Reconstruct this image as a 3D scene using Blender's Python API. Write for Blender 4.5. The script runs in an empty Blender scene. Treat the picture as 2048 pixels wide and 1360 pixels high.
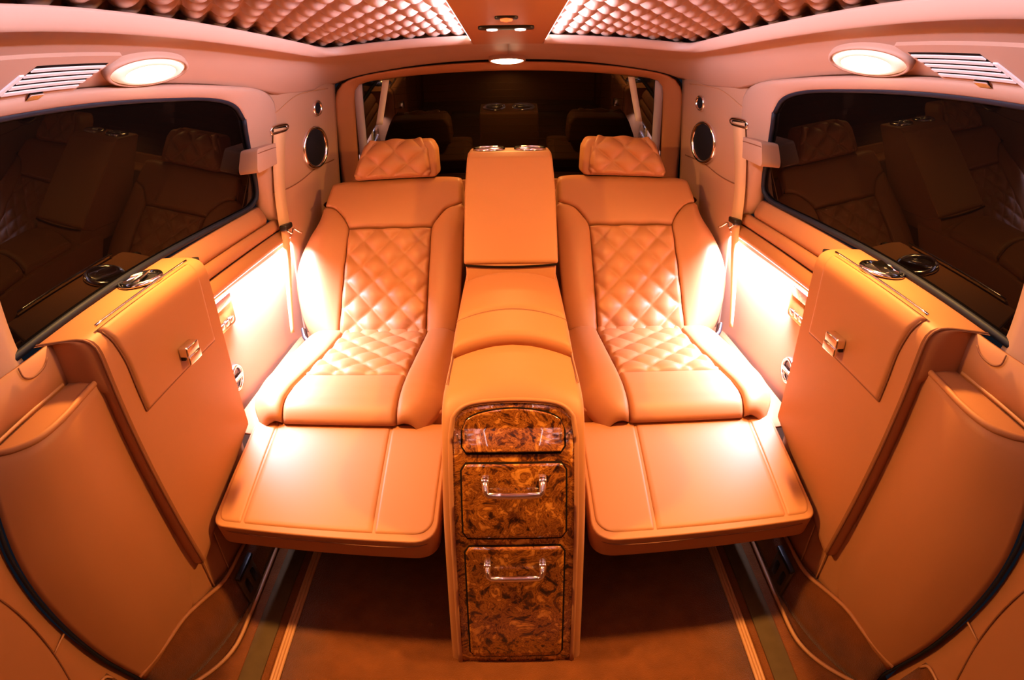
import bpy, bmesh, math, random
import numpy as np
from mathutils import Vector, Matrix

random.seed(4)
scene = bpy.context.scene
COL = scene.collection
rad = math.radians

# ------------------------------------------------------------------ camera (fisheye lens), world, exposure
cd = bpy.data.cameras.new('camera')
cd.type = 'PANO'
cd.sensor_fit = 'HORIZONTAL'
cd.sensor_width = 36.0
cd.clip_start = 0.01
cd.panorama_type = 'FISHEYE_EQUISOLID'
cd.fisheye_lens = 1160.0 * 36.0 / 2048.0
cd.fisheye_fov = math.pi
cam = bpy.data.objects.new('camera', cd)
COL.objects.link(cam)
cam.matrix_world = Matrix.Translation((0, 0, 1.0)) @ Matrix.Rotation(rad(90 - 23.5), 4, 'X') @ Matrix.Rotation(rad(-0.75), 4, 'Z')
scene.camera = cam

w = bpy.data.worlds.new('night'); scene.world = w; w.use_nodes = True
w.node_tree.nodes['Background'].inputs[0].default_value = (0.004, 0.005, 0.008, 1)
w.node_tree.nodes['Background'].inputs[1].default_value = 1.0

vs = scene.view_settings
vs.view_transform = 'Standard'; vs.look = 'None'; vs.gamma = 1.0; vs.use_curve_mapping = False
vs.exposure = 0.2

WARM = (1.0, 0.50, 0.13)
LEDC = (1.0, 0.95, 1.45)
P_DOME, P_REAR, P_FRONT_FILL, P_CEIL, P_SIDE = 11.0, 2.4, 0.35, 5.0, 12.5
cy = scene.cycles
cy.adaptive_threshold = 0.05; cy.max_bounces = 6; cy.diffuse_bounces = 3; cy.glossy_bounces = 3; cy.transmission_bounces = 2
cy.caustics_reflective = False; cy.caustics_refractive = False

# ------------------------------------------------------------------ materials
MATS = {}
def mat(name, base, rough=0.5, metal=0.0, spec=0.5, coat=0.0, var=0.0, vscale=6.0, bump=0.0, bscale=300.0, emit=None, estr=0.0, sheen=0.0):
    m = bpy.data.materials.new(name); m.use_nodes = True
    nt = m.node_tree; b = nt.nodes['Principled BSDF']
    b.inputs['Base Color'].default_value = (*base, 1)
    b.inputs['Roughness'].default_value = rough
    b.inputs['Metallic'].default_value = metal
    b.inputs['Specular IOR Level'].default_value = spec
    b.inputs['Coat Weight'].default_value = coat
    b.inputs['Coat Roughness'].default_value = 0.03
    if sheen: b.inputs['Sheen Weight'].default_value = sheen
    if emit:
        b.inputs['Emission Color'].default_value = (*emit, 1)
        b.inputs['Emission Strength'].default_value = estr
    tc = nt.nodes.new('ShaderNodeTexCoord')
    if var:
        n = nt.nodes.new('ShaderNodeTexNoise'); n.inputs['Scale'].default_value = vscale; n.inputs['Detail'].default_value = 2
        nt.links.new(tc.outputs['Object'], n.inputs['Vector'])
        r = nt.nodes.new('ShaderNodeMix'); r.data_type = 'RGBA'
        r.inputs['A'].default_value = (*[c * (1 - var) for c in base], 1)
        r.inputs['B'].default_value = (*[min(1, c * (1 + var)) for c in base], 1)
        nt.links.new(n.outputs['Fac'], r.inputs['Factor']); nt.links.new(r.outputs['Result'], b.inputs['Base Color'])
    if bump:
        v = nt.nodes.new('ShaderNodeTexVoronoi'); v.inputs['Scale'].default_value = bscale
        nt.links.new(tc.outputs['Object'], v.inputs['Vector'])
        bp = nt.nodes.new('ShaderNodeBump'); bp.inputs['Strength'].default_value = bump; bp.inputs['Distance'].default_value = 0.001
        nt.links.new(v.outputs['Distance'], bp.inputs['Height']); nt.links.new(bp.outputs['Normal'], b.inputs['Normal'])
    MATS[name] = m
    return m

LEATHER = mat('tan_leather', (0.40, 0.158, 0.060), 0.52, spec=0.3, var=0.06, vscale=5)
PERF = mat('tan_quilted_leather', (0.40, 0.158, 0.060), 0.45, spec=0.35, var=0.05, vscale=8)
HEAD = mat('headliner_leather', (0.42, 0.235, 0.15), 0.55, spec=0.3, var=0.05, vscale=4)
SEAM = mat('seam_thread', (0.20, 0.065, 0.022), 0.7)
PIPE = mat('light_piping', (0.45, 0.20, 0.08), 0.5)
GAP = mat('dark_gap', (0.010, 0.005, 0.003), 0.9, spec=0.05)
RUBBER = mat('black_rubber', (0.006, 0.007, 0.014), 0.6, spec=0.3)
GLASS = mat('tinted_glass', (0.003, 0.0015, 0.001), 0.02, spec=0.2)
GLASSR = mat('rear_tinted_glass', (0.003, 0.0015, 0.001), 0.02, spec=0.4)
CHROME = mat('chrome', (0.90, 0.88, 0.90), 0.14, metal=1.0)
GRILLE = mat('black_grille', (0.008, 0.006, 0.008), 0.7, spec=0.15)
BLACKP = mat('black_plastic', (0.01, 0.008, 0.008), 0.35)
BELT = mat('beige_belt_webbing', (0.62, 0.36, 0.17), 0.7)
CARPET = mat('brown_carpet', (0.15, 0.042, 0.008), 0.95, spec=0.1, var=0.35, vscale=22, bump=0.9, bscale=420, sheen=0.2)
TRACK = mat('bronze_track', (0.085, 0.050, 0.020), 0.8, spec=0.15, var=0.2, vscale=30)
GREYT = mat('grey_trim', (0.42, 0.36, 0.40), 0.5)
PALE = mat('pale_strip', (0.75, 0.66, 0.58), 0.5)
LENS = mat('lamp_lens', (1, 0.9, 0.75), 0.3, emit=(1.0, 0.80, 0.50), estr=9.0)
FROST = mat('frosted_glass', (0.85, 0.72, 0.58), 0.35, emit=(1.0, 0.72, 0.48), estr=0.35)
LENSW = mat('small_white_lens', (1, 0.9, 0.85), 0.3, emit=(1, 0.86, 0.80), estr=3.0)
LENSR = mat('red_lens', (0.9, 0.1, 0.04), 0.3, emit=(1, 0.13, 0.03), estr=1.5)
LED = mat('led_strip', (1, 0.95, 0.95), 0.4, emit=(1.0, 0.90, 1.0), estr=8.0)
WALLP = mat('side_panel_leather', (0.42, 0.215, 0.12), 0.5, spec=0.3, var=0.04)

def burl():
    m = bpy.data.materials.new('burl_wood'); m.use_nodes = True
    nt = m.node_tree; b = nt.nodes['Principled BSDF']
    tc = nt.nodes.new('ShaderNodeTexCoord')
    n1 = nt.nodes.new('ShaderNodeTexNoise'); n1.inputs['Scale'].default_value = 21; n1.inputs['Detail'].default_value = 9; n1.inputs['Distortion'].default_value = 2.8; n1.inputs['Roughness'].default_value = 0.62
    n2 = nt.nodes.new('ShaderNodeTexNoise'); n2.inputs['Scale'].default_value = 45; n2.inputs['Detail'].default_value = 8; n2.inputs['Distortion'].default_value = 1.6
    nt.links.new(tc.outputs['Object'], n1.inputs['Vector']); nt.links.new(tc.outputs['Object'], n2.inputs['Vector'])
    mx = nt.nodes.new('ShaderNodeMath'); mx.operation = 'MULTIPLY_ADD'; mx.inputs[1].default_value = 0.35
    nt.links.new(n2.outputs['Fac'], mx.inputs[0]); nt.links.new(n1.outputs['Fac'], mx.inputs[2])
    cr = nt.nodes.new('ShaderNodeValToRGB'); e = cr.color_ramp
    e.elements[0].position = 0.50; e.elements[0].color = (0.012, 0.003, 0.001, 1)
    e.elements[1].position = 0.95; e.elements[1].color = (0.78, 0.33, 0.045, 1)
    for p, c in ((0.60, (0.13, 0.032, 0.004, 1)), (0.67, (0.40, 0.13, 0.012, 1)), (0.72, (0.16, 0.035, 0.004, 1)), (0.80, (0.58, 0.21, 0.022, 1))):
        x = e.elements.new(p); x.color = c
    nt.links.new(mx.outputs[0], cr.inputs[0]); nt.links.new(cr.outputs[0], b.inputs['Base Color'])
    b.inputs['Roughness'].default_value = 0.25
    b.inputs['Coat Weight'].default_value = 1.0; b.inputs['Coat Roughness'].default_value = 0.015; b.inputs['Coat IOR'].default_value = 1.6
    return m
BURL = burl()

# ------------------------------------------------------------------ helpers
def link(o, parent=None):
    COL.objects.link(o)
    if parent is not None: o.parent = parent
    return o
def tag(o, label=None, cat=None, group=None, kind=None):
    if label: o['label'] = label
    if cat: o['category'] = cat
    if group: o['group'] = group
    if kind: o['kind'] = kind
    return o
def empty(name, loc=(0, 0, 0)):
    o = bpy.data.objects.new(name, None); o.location = loc; o.empty_display_size = 0.05
    return link(o)
def obj(name, V, Fc, m, parent=None, smooth=True):
    """one mesh object; vertices are world coordinates, taken relative to the parent's origin"""
    off = Vector(parent_origin(parent))
    me = bpy.data.meshes.new(name)
    me.from_pydata([tuple(Vector(map(float, v)) - off) for v in V], [], [tuple(f) for f in Fc])
    bm = bmesh.new(); bm.from_mesh(me)
    bmesh.ops.remove_doubles(bm, verts=bm.verts, dist=1e-6)
    bmesh.ops.recalc_face_normals(bm, faces=bm.faces)
    bm.to_mesh(me); bm.free()
    if smooth: me.shade_smooth()
    me.materials.append(m)
    return link(bpy.data.objects.new(name, me), parent)
def parent_origin(p):
    o = Vector((0, 0, 0))
    while p is not None:
        o = o + p.location; p = p.parent
    return o

def crom(pts, n):
    """n points on a Catmull-Rom curve through pts, by chord length"""
    p = np.array(pts, float)
    if len(p) == 2:
        t = np.linspace(0, 1, n)[:, None]; return p[0] * (1 - t) + p[1] * t
    d = np.r_[0, np.cumsum(np.linalg.norm(np.diff(p, axis=0), axis=1))]
    q = np.vstack([2 * p[0] - p[1], p, 2 * p[-1] - p[-2]])
    out = []
    for t in np.linspace(0, d[-1], n):
        i = min(max(np.searchsorted(d, t, side='right') - 1, 0), len(p) - 2)
        h = d[i + 1] - d[i]; s = (t - d[i]) / max(h, 1e-9)
        d0 = h + (d[i] - d[i - 1] if i > 0 else h); d1 = h + (d[i + 2] - d[i + 1] if i + 2 < len(d) else h)
        m0 = (q[i + 2] - q[i]) * h / d0; m1 = (q[i + 3] - q[i + 1]) * h / d1
        out.append((2*s**3 - 3*s**2 + 1) * q[i + 1] + (s**3 - 2*s**2 + s) * m0 + (-2*s**3 + 3*s**2) * q[i + 2] + (s**3 - s**2) * m1)
    return np.array(out)
def sx(s, pts):
    return [(s * a, y, z) for a, y, z in pts]

def grid_faces(nu, nv, off=0, closeu=False):
    f = []
    for i in range(nu if closeu else nu - 1):
        for j in range(nv - 1):
            a, b = i * nv + j, ((i + 1) % nu) * nv + j
            f.append((a + off, b + off, b + 1 + off, a + 1 + off))
    return f
def surf(name, rows, m, parent=None, nr=None, nc=None, thick=0.0, out=None, smooth=True):
    """smooth sheet through rows of points; nr/nc resample; thick gives it a back"""
    R = [np.array(r, float) for r in rows]
    if nc: R = [crom(r, nc) for r in R]
    G = np.array(R)
    if nr: G = np.array([crom(G[:, j], nr) for j in range(G.shape[1])]).transpose(1, 0, 2)
    nu, nv = G.shape[:2]
    V = list(G.reshape(-1, 3)); Fc = grid_faces(nu, nv)
    if thick:
        N = normals(G, out)
        B = G - N * thick
        V += list(B.reshape(-1, 3)); o = nu * nv
        Fc += [tuple(reversed(f)) for f in grid_faces(nu, nv, o)]
        ring = [i * nv for i in range(nu)] + [(nu - 1) * nv + j for j in range(1, nv)] + [i * nv + nv - 1 for i in range(nu - 2, -1, -1)] + list(range(nv - 2, 0, -1))
        for k in range(len(ring)):
            a, b = ring[k], ring[(k + 1) % len(ring)]
            Fc.append((a, b, b + o, a + o))
    return obj(name, V, Fc, m, parent, smooth)
def normals(G, out=None):
    du = np.gradient(G, axis=0); dv = np.gradient(G, axis=1)
    N = np.cross(du, dv); L = np.linalg.norm(N, axis=2, keepdims=True); N = N / np.maximum(L, 1e-12)
    if out is not None:
        o = np.array(out, float); sgn = np.sign((N * o).sum(axis=2, keepdims=True).mean()); N = N * (sgn if sgn else 1)
    return N
def pad(name, Pf, m, parent, h=0.012, ew=0.015, depth=0.02, nu=24, nv=24, out=(0, -1, 1), quilt=None, flat='', belly=0.0):
    """a padded, stitched panel over the patch Pf(u, v): edges roll down to the seam; quilt=(dx, dy, height, phase_x, phase_y)
    flat: edges (l r b t) that do not roll; belly: extra swell at the middle"""
    us, vv = np.linspace(0, 1, nu), np.linspace(0, 1, nv)
    G = np.array([[Pf(u, v) for v in vv] for u in us], float)
    N = normals(G, out)
    su = np.zeros((nu, nv)); su[1:] = np.cumsum(np.linalg.norm(np.diff(G, axis=0), axis=2), axis=0)
    sv = np.zeros((nu, nv)); sv[:, 1:] = np.cumsum(np.linalg.norm(np.diff(G, axis=1), axis=2), axis=1)
    big = 9.0
    d = np.minimum.reduce([np.full((nu, nv), big) if 'l' in flat else su, np.full((nu, nv), big) if 'r' in flat else su[-1:] - su,
                           np.full((nu, nv), big) if 'b' in flat else sv, np.full((nu, nv), big) if 't' in flat else sv[:, -1:] - sv])
    k = np.clip(d / ew, 0, 1); H = h * np.sqrt(1 - (1 - k) ** 2)
    if belly:
        U, W = np.meshgrid(us, vv, indexing='ij'); H = H + belly * np.sin(math.pi * U) ** 0.8 * np.sin(math.pi * W) ** 0.8
    if quilt:
        dx, dy, q, px, py = quilt
        x = su - su[-1:] / 2 + px; y = sv + py
        a, b = x / dx + y / dy, x / dx - y / dy
        H = H + q * k ** 0.5 * (np.abs(np.sin(math.pi * a)) * np.abs(np.sin(math.pi * b))) ** 0.45
    T = G + N * H[..., None]; B = G - N * depth
    V = list(T.reshape(-1, 3)); Fc = grid_faces(nu, nv); o = nu * nv
    ring = [i * nv for i in range(nu)] + [(nu - 1) * nv + j for j in range(1, nv)] + [i * nv + nv - 1 for i in range(nu - 2, -1, -1)] + list(range(nv - 2, 0, -1))
    Bf = B.reshape(-1, 3); V += [Bf[r] for r in ring]; n = len(ring)
    for i in range(n):
        Fc.append((ring[i], ring[(i + 1) % n], o + (i + 1) % n, o + i))
    Fc.append(tuple(range(o, o + n)))
    return obj(name, V, Fc, m, parent)
def tube(name, pts, r, m, parent=None, n=None, sides=8, closed=False):
    P = crom(list(pts) + ([pts[0]] if closed else []), n) if n else np.array(pts, float)
    if closed: P = P[:-1] if np.allclose(P[0], P[-1]) else P
    N = len(P); T = np.roll(P, -1, 0) - np.roll(P, 1, 0)
    if not closed: T[0] = P[1] - P[0]; T[-1] = P[-1] - P[-2]
    T /= np.linalg.norm(T, axis=1, keepdims=True)
    ref = np.array((0, 0, 1.0)) if abs(T[:, 2]).mean() < 0.8 else np.array((1.0, 0, 0))
    V, Fc = [], []; prev = None
    for i in range(N):
        a = ref - T[i] * (ref @ T[i]) if prev is None else prev - T[i] * (prev @ T[i])
        a /= max(np.linalg.norm(a), 1e-9); prev = a; b = np.cross(T[i], a)
        for k in range(sides):
            t = 2 * math.pi * k / sides
            V.append(P[i] + r * (math.cos(t) * a + math.sin(t) * b))
    for i in range(N if closed else N - 1):
        for k in range(sides):
            Fc.append((i * sides + k, i * sides + (k + 1) % sides, ((i + 1) % N) * sides + (k + 1) % sides, ((i + 1) % N) * sides + k))
    if not closed:
        Fc.append(tuple(range(sides))); Fc.append(tuple((N - 1) * sides + k for k in range(sides)))
    return obj(name, V, Fc, m, parent)
def roundpoly(pts, rs, seg=5):
    out = []; n = len(pts)
    if not hasattr(rs, '__len__'): rs = [rs] * n
    for i in range(n):
        p0, p, p1 = np.array(pts[i - 1], float), np.array(pts[i], float), np.array(pts[(i + 1) % n], float)
        if rs[i] <= 0: out.append(tuple(p)); continue
        a = (p0 - p) / np.linalg.norm(p0 - p); b = (p1 - p) / np.linalg.norm(p1 - p)
        ang = math.acos(np.clip(a @ b, -1, 1)); t = min(rs[i] / math.tan(ang / 2), 0.48 * np.linalg.norm(p0 - p), 0.48 * np.linalg.norm(p1 - p))
        A, B = p + a * t, p + b * t
        for k in range(seg + 1):
            s = k / seg; out.append(tuple((1 - s) ** 2 * A + 2 * s * (1 - s) * p + s * s * B))
    return out
def prism(name, poly, f, t0, t1, m, parent=None, bevel=0.0, seg=3, smooth=True):
    """extrude the 2D outline between t0 and t1; f(p, q, t) gives the 3D point"""
    n = len(poly)
    V = [f(p, q, t0) for p, q in poly] + [f(p, q, t1) for p, q in poly]
    Fc = [tuple(range(n)), tuple(range(2 * n - 1, n - 1, -1))] + [(i, (i + 1) % n, n + (i + 1) % n, n + i) for i in range(n)]
    o = obj(name, V, Fc, m, parent, False)
    me = o.data
    bm = bmesh.new(); bm.from_mesh(me)
    if bevel:
        ed = [e for e in bm.edges if len(e.link_faces) == 2 and e.calc_face_angle(0) > 0.5]
        bmesh.ops.bevel(bm, geom=ed, offset=bevel, segments=seg, profile=0.5, affect='EDGES', clamp_overlap=True)
    bm.to_mesh(me); bm.free()
    if smooth:
        me.shade_smooth()
        if not bevel: me.set_sharp_from_angle(angle=rad(35))
        else: me.set_sharp_from_angle(angle=rad(50))
    return o
def box(name, lo, hi, m, parent=None, bevel=0.0, seg=3):
    (x0, y0, z0), (x1, y1, z1) = lo, hi
    return prism(name, [(x0, y0), (x1, y0), (x1, y1), (x0, y1)], lambda p, q, t: (p, q, t), z0, z1, m, parent, bevel, seg)
def frame(c, n, up=(0, 0, 1)):
    n = np.array(n, float); n /= np.linalg.norm(n); up = np.array(up, float)
    a = np.cross(up, n); a /= np.linalg.norm(a); b = np.cross(n, a)
    return np.array(c, float), a, b, n
def lathe(name, prof, fr, m, parent=None, seg=40, ell=(1, 1)):
    """revolve (radius, height) profile about the frame's normal; ell squashes it"""
    c, a, b, n = fr
    V, Fc = [], []; k = len(prof)
    for i in range(seg):
        t = 2 * math.pi * i / seg
        for r, h in prof:
            V.append(c + r * ell[0] * math.cos(t) * a + r * ell[1] * math.sin(t) * b + h * n)
    for i in range(seg):
        for j in range(k - 1):
            Fc.append((i * k + j, ((i + 1) % seg) * k + j, ((i + 1) % seg) * k + j + 1, i * k + j + 1))
    return obj(name, V, Fc, m, parent)
def light(name, loc, direction, size, power, color, shape='RECTANGLE', size_y=None, xdir=None, parent=None, spread=180):
    ld = bpy.data.lights.new(name, 'AREA'); ld.shape = shape; ld.size = size
    if size_y is not None: ld.size_y = size_y
    ld.energy = power; ld.color = color; ld.spread = rad(spread)
    o = bpy.data.objects.new(name, ld)
    z = -Vector(direction).normalized()
    x = Vector(xdir) if xdir else Vector((0, 1, 0)); x = (x - z * x.dot(z)).normalized(); y = z.cross(x)
    M = Matrix((x, y, z)).transposed().to_4x4(); M.translation = Vector(loc) - parent_origin(parent)
    link(o, parent); o.matrix_local = M
    return o
def lerp(a, b, t): return a + (b - a) * t
SIDE = {-1: 'left', 1: 'right'}

# ================================================================== FLOOR
fl = empty('floor'); tag(fl, kind='structure')
box('carpet', (-0.78, -0.9, -0.03), (0.78, 2.12, 0.0), CARPET, fl)
surf('floor_mat', [[(x, y, 0.004 + 0.001 * math.sin(y * 9)) for y in np.linspace(-0.6, 1.3, 12)] for x in np.linspace(-0.478, 0.478, 9)], CARPET, fl, thick=0.004, out=(0, 0, 1))
for s in (-1, 1):
    box('seat_track', (min(s * 0.520, s * 0.570), -0.6, 0.0), (max(s * 0.520, s * 0.570), 1.6, 0.004), TRACK, fl, 0.002, 2)
    for a in (0.481, 0.488, 0.495):
        tube('mat_piping', sx(s, [(a, -0.6, 0.005), (a, 0.5, 0.005), (a, 1.3, 0.005)]), 0.0042, PIPE, fl, n=10, sides=8)
    tube('carpet_piping', sx(s, [(0.72, 0.47, 0.006), (0.642, 0.565, 0.006), (0.605, 0.645, 0.006), (0.598, 0.74, 0.006), (0.600, 0.93, 0.006), (0.606, 1.1, 0.006)]), 0.0045, PIPE, fl, n=40)

# ================================================================== SIDE WALLS
def apil(y): return 1.06 - 0.217 * y                     # plane of the rear side panel
def awin(z): return 0.75 - 0.15 * (z - 0.74)             # plane of the side glass
for s in (-1, 1):
    W = empty('wall_' + SIDE[s]); tag(W, kind='structure')
    inw = (-s, 0, 0)
    # lit lower panel
    surf('lower_panel', [sx(s, [(0.716, y, z) for y in (1.0, 1.2, 1.4, 1.52)] + [(0.706, 1.64, z)] + [(apil(1.72), 1.72, z), (apil(1.9), 1.9, z)]) for z in (0.635, 0.45, 0.25, 0.0)], WALLP, W, nr=10, nc=24, thick=0.01, out=inw)
    # padded waist rail under the window, three rolls
    def roll(name, p0, p1, bulge, y0, y1, y0b=None):
        rows = []
        for t in np.linspace(0, 1, 9):
            a = lerp(p0[0], p1[0], t); z = lerp(p0[1], p1[1], t); d = np.array((p1[0] - p0[0], p1[1] - p0[1])); d = d / np.linalg.norm(d)
            nn = np.array((d[1], -d[0])); nn = nn if nn[0] < 0 else -nn
            k = bulge * math.sqrt(max(0, 1 - (2 * t - 1) ** 2))
            rows.append(sx(s, [(a + nn[0] * k, y, z + nn[1] * k + 0.02 * (y - 1.2)) for y in np.linspace(y0, y1, 14)]))
        return surf(name, rows, LEATHER, W, thick=0.006, out=inw)
    roll('waist_roll', (0.752, 0.744), (0.722, 0.690), 0.012, 0.99, 1.58)
    roll('waist_roll', (0.724, 0.690), (0.716, 0.650), 0.014, 0.99, 1.67)
    roll('waist_roll', (0.716, 0.650), (0.690, 0.618), 0.010, 0.99, 1.70)
    surf('rail_underside', [sx(s, [(0.690, y, 0.618 + 0.02 * (y - 1.2)) for y in np.linspace(0.99, 1.7, 8)]), sx(s, [(0.72, y, 0.630 + 0.02 * (y - 1.2)) for y in np.linspace(0.99, 1.7, 8)])], LEATHER, W)
    # rear side panel (behind the seat), from the window to the tailgate
    rows = []
    for z, y0 in ((0.0, 1.70), (0.35, 1.70), (0.60, 1.69), (0.67, 1.66), (0.72, 1.60), (0.783, 1.585), (0.852, 1.558), (0.905, 1.53), (0.952, 1.497), (1.017, 1.463), (1.056, 1.42), (1.085, 1.38), (1.12, 1.36)):
        a0 = awin(z) + 0.004 if z > 0.7 else apil(y0)
        e = 0.032 if z > 0.7 else 0.01
        rows.append(sx(s, [(a0, y0, z), (lerp(a0, apil(y0 + e), 0.75), y0 + e * 0.35, z), (apil(y0 + e), y0 + e, z)] + [(apil(y) - 0.004 * math.sin(math.pi * (y - y0) / (2.04 - y0)), y, z) for y in np.linspace(y0 + e + 0.05, 2.045, 9)]))
    surf('rear_side_panel', rows, WALLP, W, nr=34, nc=30, thick=0.008, out=inw)
    on = lambda y, z, k=0.003: (apil(y) - k - 0.002, y, z)
    tube('panel_seam', sx(s, [on(1.51, 0.998), on(1.60, 1.012), on(1.66, 1.025), on(1.74, 1.060), on(1.80, 1.079), on(1.90, 1.090), on(1.98, 1.095)]), 0.0018, PIPE, W, n=24, sides=6)
    tube('panel_seam', sx(s, [on(1.62, 0.782), on(1.70, 0.783), on(1.78, 0.795), on(1.88, 0.822), on(2.0, 0.835)]), 0.002, SEAM, W, n=20, sides=6)
    # moulded hood round the window's upper edge
    outer = [(0.30, 1.122), (0.566, 1.122), (0.80, 1.121), (1.063, 1.118), (1.30, 1.112), (1.50, 1.104), (1.60, 1.090), (1.655, 1.062), (1.680, 1.010), (1.685, 0.95), (1.69, 0.90)]
    inner = [(0.30, 1.094), (0.566, 1.093), (0.80, 1.092), (1.063, 1.086), (1.20, 1.082), (1.29, 1.076), (1.38, 1.062), (1.44, 1.036), (1.472, 0.998), (1.495, 0.95), (1.515, 0.905)]
    o3 = crom([(min(0.697, apil(y) + 0.002), y, z) for y, z in outer], 48); i3 = crom([(awin(z) - 0.004, y, z) for y, z in inner], 48)
    rows = []
    for t, k in ((0, 0.0), (0.08, 0.010), (0.3, 0.016), (0.6, 0.013), (0.85, 0.006), (1.0, -0.002)):
        fade = np.ones(48); fade[-12:] = np.linspace(1, 0.0, 12)
        rows.append([(s * (o3[i][0] * (1 - t) + i3[i][0] * t - k * fade[i]), o3[i][1] * (1 - t) + i3[i][1] * t, o3[i][2] * (1 - t) + i3[i][2] * t) for i in range(48)])
    surf('window_hood', rows, HEAD, W, nr=14, thick=0.004, out=inw)
    # door-side pillar in front of the window
    surf('pillar_trim', [sx(s, [(awin(z) - 0.012, -0.1, z), (awin(z) - 0.016, 0.25, z), (awin(z) - 0.014, yr - 0.06, z), (awin(z) - 0.008, yr - 0.012, z), (awin(z) + 0.004, yr, z)]) for z, yr in ((0.70, 0.588), (0.74, 0.570), (0.845, 0.546), (0.95, 0.528), (1.05, 0.515), (1.13, 0.51))], HEAD, W, nr=14, nc=18, thick=0.008, out=inw)
    # step panel with its ledge
    lev = [(0.655, [(0.672, 0.74), (0.657, 0.62), (0.645, 0.53), (0.652, 0.475), (0.683, 0.440), (0.722, 0.420)]),
           (0.62, [(0.672, 0.74), (0.655, 0.62), (0.642, 0.53), (0.650, 0.465), (0.683, 0.422), (0.722, 0.395)]),
           (0.50, [(0.672, 0.75), (0.655, 0.62), (0.645, 0.53), (0.655, 0.460), (0.685, 0.405), (0.722, 0.367)]),
           (0.39, [(0.672, 0.76), (0.657, 0.63), (0.652, 0.54), (0.663, 0.465), (0.690, 0.412), (0.722, 0.372)]),
           (0.24, [(0.672, 0.77), (0.662, 0.64), (0.668, 0.56), (0.680, 0.490), (0.700, 0.440), (0.722, 0.405)]),
           (0.09, [(0.668, 0.78), (0.675, 0.66), (0.690, 0.585), (0.700, 0.530), (0.711, 0.490), (0.722, 0.460)])]
    surf('step_panel', [sx(s, [(a, y, z) for a, y in p]) for z, p in lev], LEATHER, W, nr=30, nc=30, thick=0.008, out=inw)
    top = [(a, y, 0.655) for a, y in lev[0][1]]
    surf('ledge', [sx(s, crom(top, 24)), sx(s, [(lerp(p[0], max(p[0], 0.722), 0.5), p[1], 0.659) for p in crom(top, 24)]), sx(s, [(max(p[0], 0.722), p[1], 0.657) for p in crom(top, 24)])], LEATHER, W)
    tube('ledge_edge', sx(s, [(a + 0.002, y, 0.655) for a, y in lev[0][1]]), 0.0055, LEATHER, W, n=40)
    surf('upper_step_wall', [sx(s, [(0.722 + 0.004 * math.cos(8 * t), y, z) for t, y in enumerate(np.linspace(0.25, 0.66, 8))]) for z in (0.655, 0.69, 0.735)], LEATHER, W, nc=16, thick=0.006, out=inw)
    tube('ledge_seam', sx(s, [(0.720, 0.40, 0.663), (0.720, 0.62, 0.663)]), 0.003, PIPE, W, n=6)
    tube('corner_seam', sx(s, [(0.716, 0.530, 0.735), (0.716, 0.535, 0.718), (0.716, 0.555, 0.708), (0.716, 0.585, 0.710), (0.716, 0.60, 0.72)]), 0.0018, SEAM, W, n=16, sides=6)
    # kick panel and carpeted riser
    surf('kick_panel', [sx(s, [(0.672, 0.66, z), (0.660, 0.74, z), (0.648, 0.80, z), (0.642, 0.87, z), (0.642, 0.97, z), (0.65, 1.06, z)]) for z in (0.29, 0.22, 0.16, 0.085)], LEATHER, W, nr=8, nc=20, thick=0.006, out=inw)
    for y in (0.745, 0.81): tube('kick_seam', sx(s, [(0.653 if y < .78 else 0.642, y, 0.30), (0.653 if y < .78 else 0.642, y, 0.18), (0.655 if y < .78 else 0.643, y, 0.10)]), 0.0022, PIPE, W, n=10, sides=6)
    rise = [((0.720, 0.47), (0.725, 0.45)), ((0.675, 0.56), (0.702, 0.53)), ((0.645, 0.64), (0.682, 0.62)), ((0.626, 0.72), (0.668, 0.69)), ((0.617, 0.80), (0.645, 0.77)), ((0.615, 0.9), (0.640, 0.88)), ((0.615, 1.2), (0.640, 1.2))]
    hz = [0.105, 0.110, 0.118, 0.105, 0.093, 0.095, 0.10]
    surf('carpet_riser', [sx(s, [(b[0] - 0.004, b[1], 0.001) for b, t in rise]), sx(s, [(b[0], b[1], 0.01) for b, t in rise]), sx(s, [(lerp(b[0], t[0], 0.25), lerp(b[1], t[1], 0.25), h * 0.75) for (b, t), h in zip(rise, hz)]), sx(s, [(lerp(b[0], t[0], 0.85), lerp(b[1], t[1], 0.85), h) for (b, t), h in zip(rise, hz)]), sx(s, [(t[0] + 0.01, t[1], h + 0.004) for (b, t), h in zip(rise, hz)])], CARPET, W, nr=12, nc=30, thick=0.004, out=inw)
    tube('riser_piping', sx(s, [(lerp(b[0], t[0], 0.85) - 0.002, lerp(b[1], t[1], 0.85), h + 0.004) for (b, t), h in zip(rise, hz)]), 0.0045, LEATHER, W, n=40)
    # rest of the wall beside and behind the camera
    surf('front_side_panel', [sx(s, [(0.75, y, z) for y in (-0.9, -0.4, 0.0, 0.25)]) for z in (0.0, 0.5, 0.9, 1.2)], LEATHER, W, nr=6, nc=6, thick=0.01, out=inw)

    # ---------------- window
    Wn = empty('window_%d' % (1 if s < 0 else 2)); tag(Wn, kind='structure')
    yl = [(0.40, 0.735), (0.62, 0.742), (0.94, 0.752), (1.25, 0.754), (1.50, 0.756), (1.555, 0.764), (1.583, 0.785), (1.558, 0.852), (1.497, 0.952), (1.463, 1.017), (1.40, 1.057), (1.27, 1.079), (1.07, 1.087), (0.80, 1.092), (0.40, 1.093)]
    prism('pane', yl, lambda p, q, t: (s * (awin(q) + t), p, q), 0.006, 0.012, GLASS, Wn)
    tube('rubber_seal', sx(s, [(awin(z) + 0.002, y, z) for y, z in yl[:10]]), 0.0078, RUBBER, Wn, n=70)
    tube('rubber_seal', sx(s, [(awin(z) + 0.003, y, z) for y, z in yl[9:]]), 0.0070, RUBBER, Wn, n=40)

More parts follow.
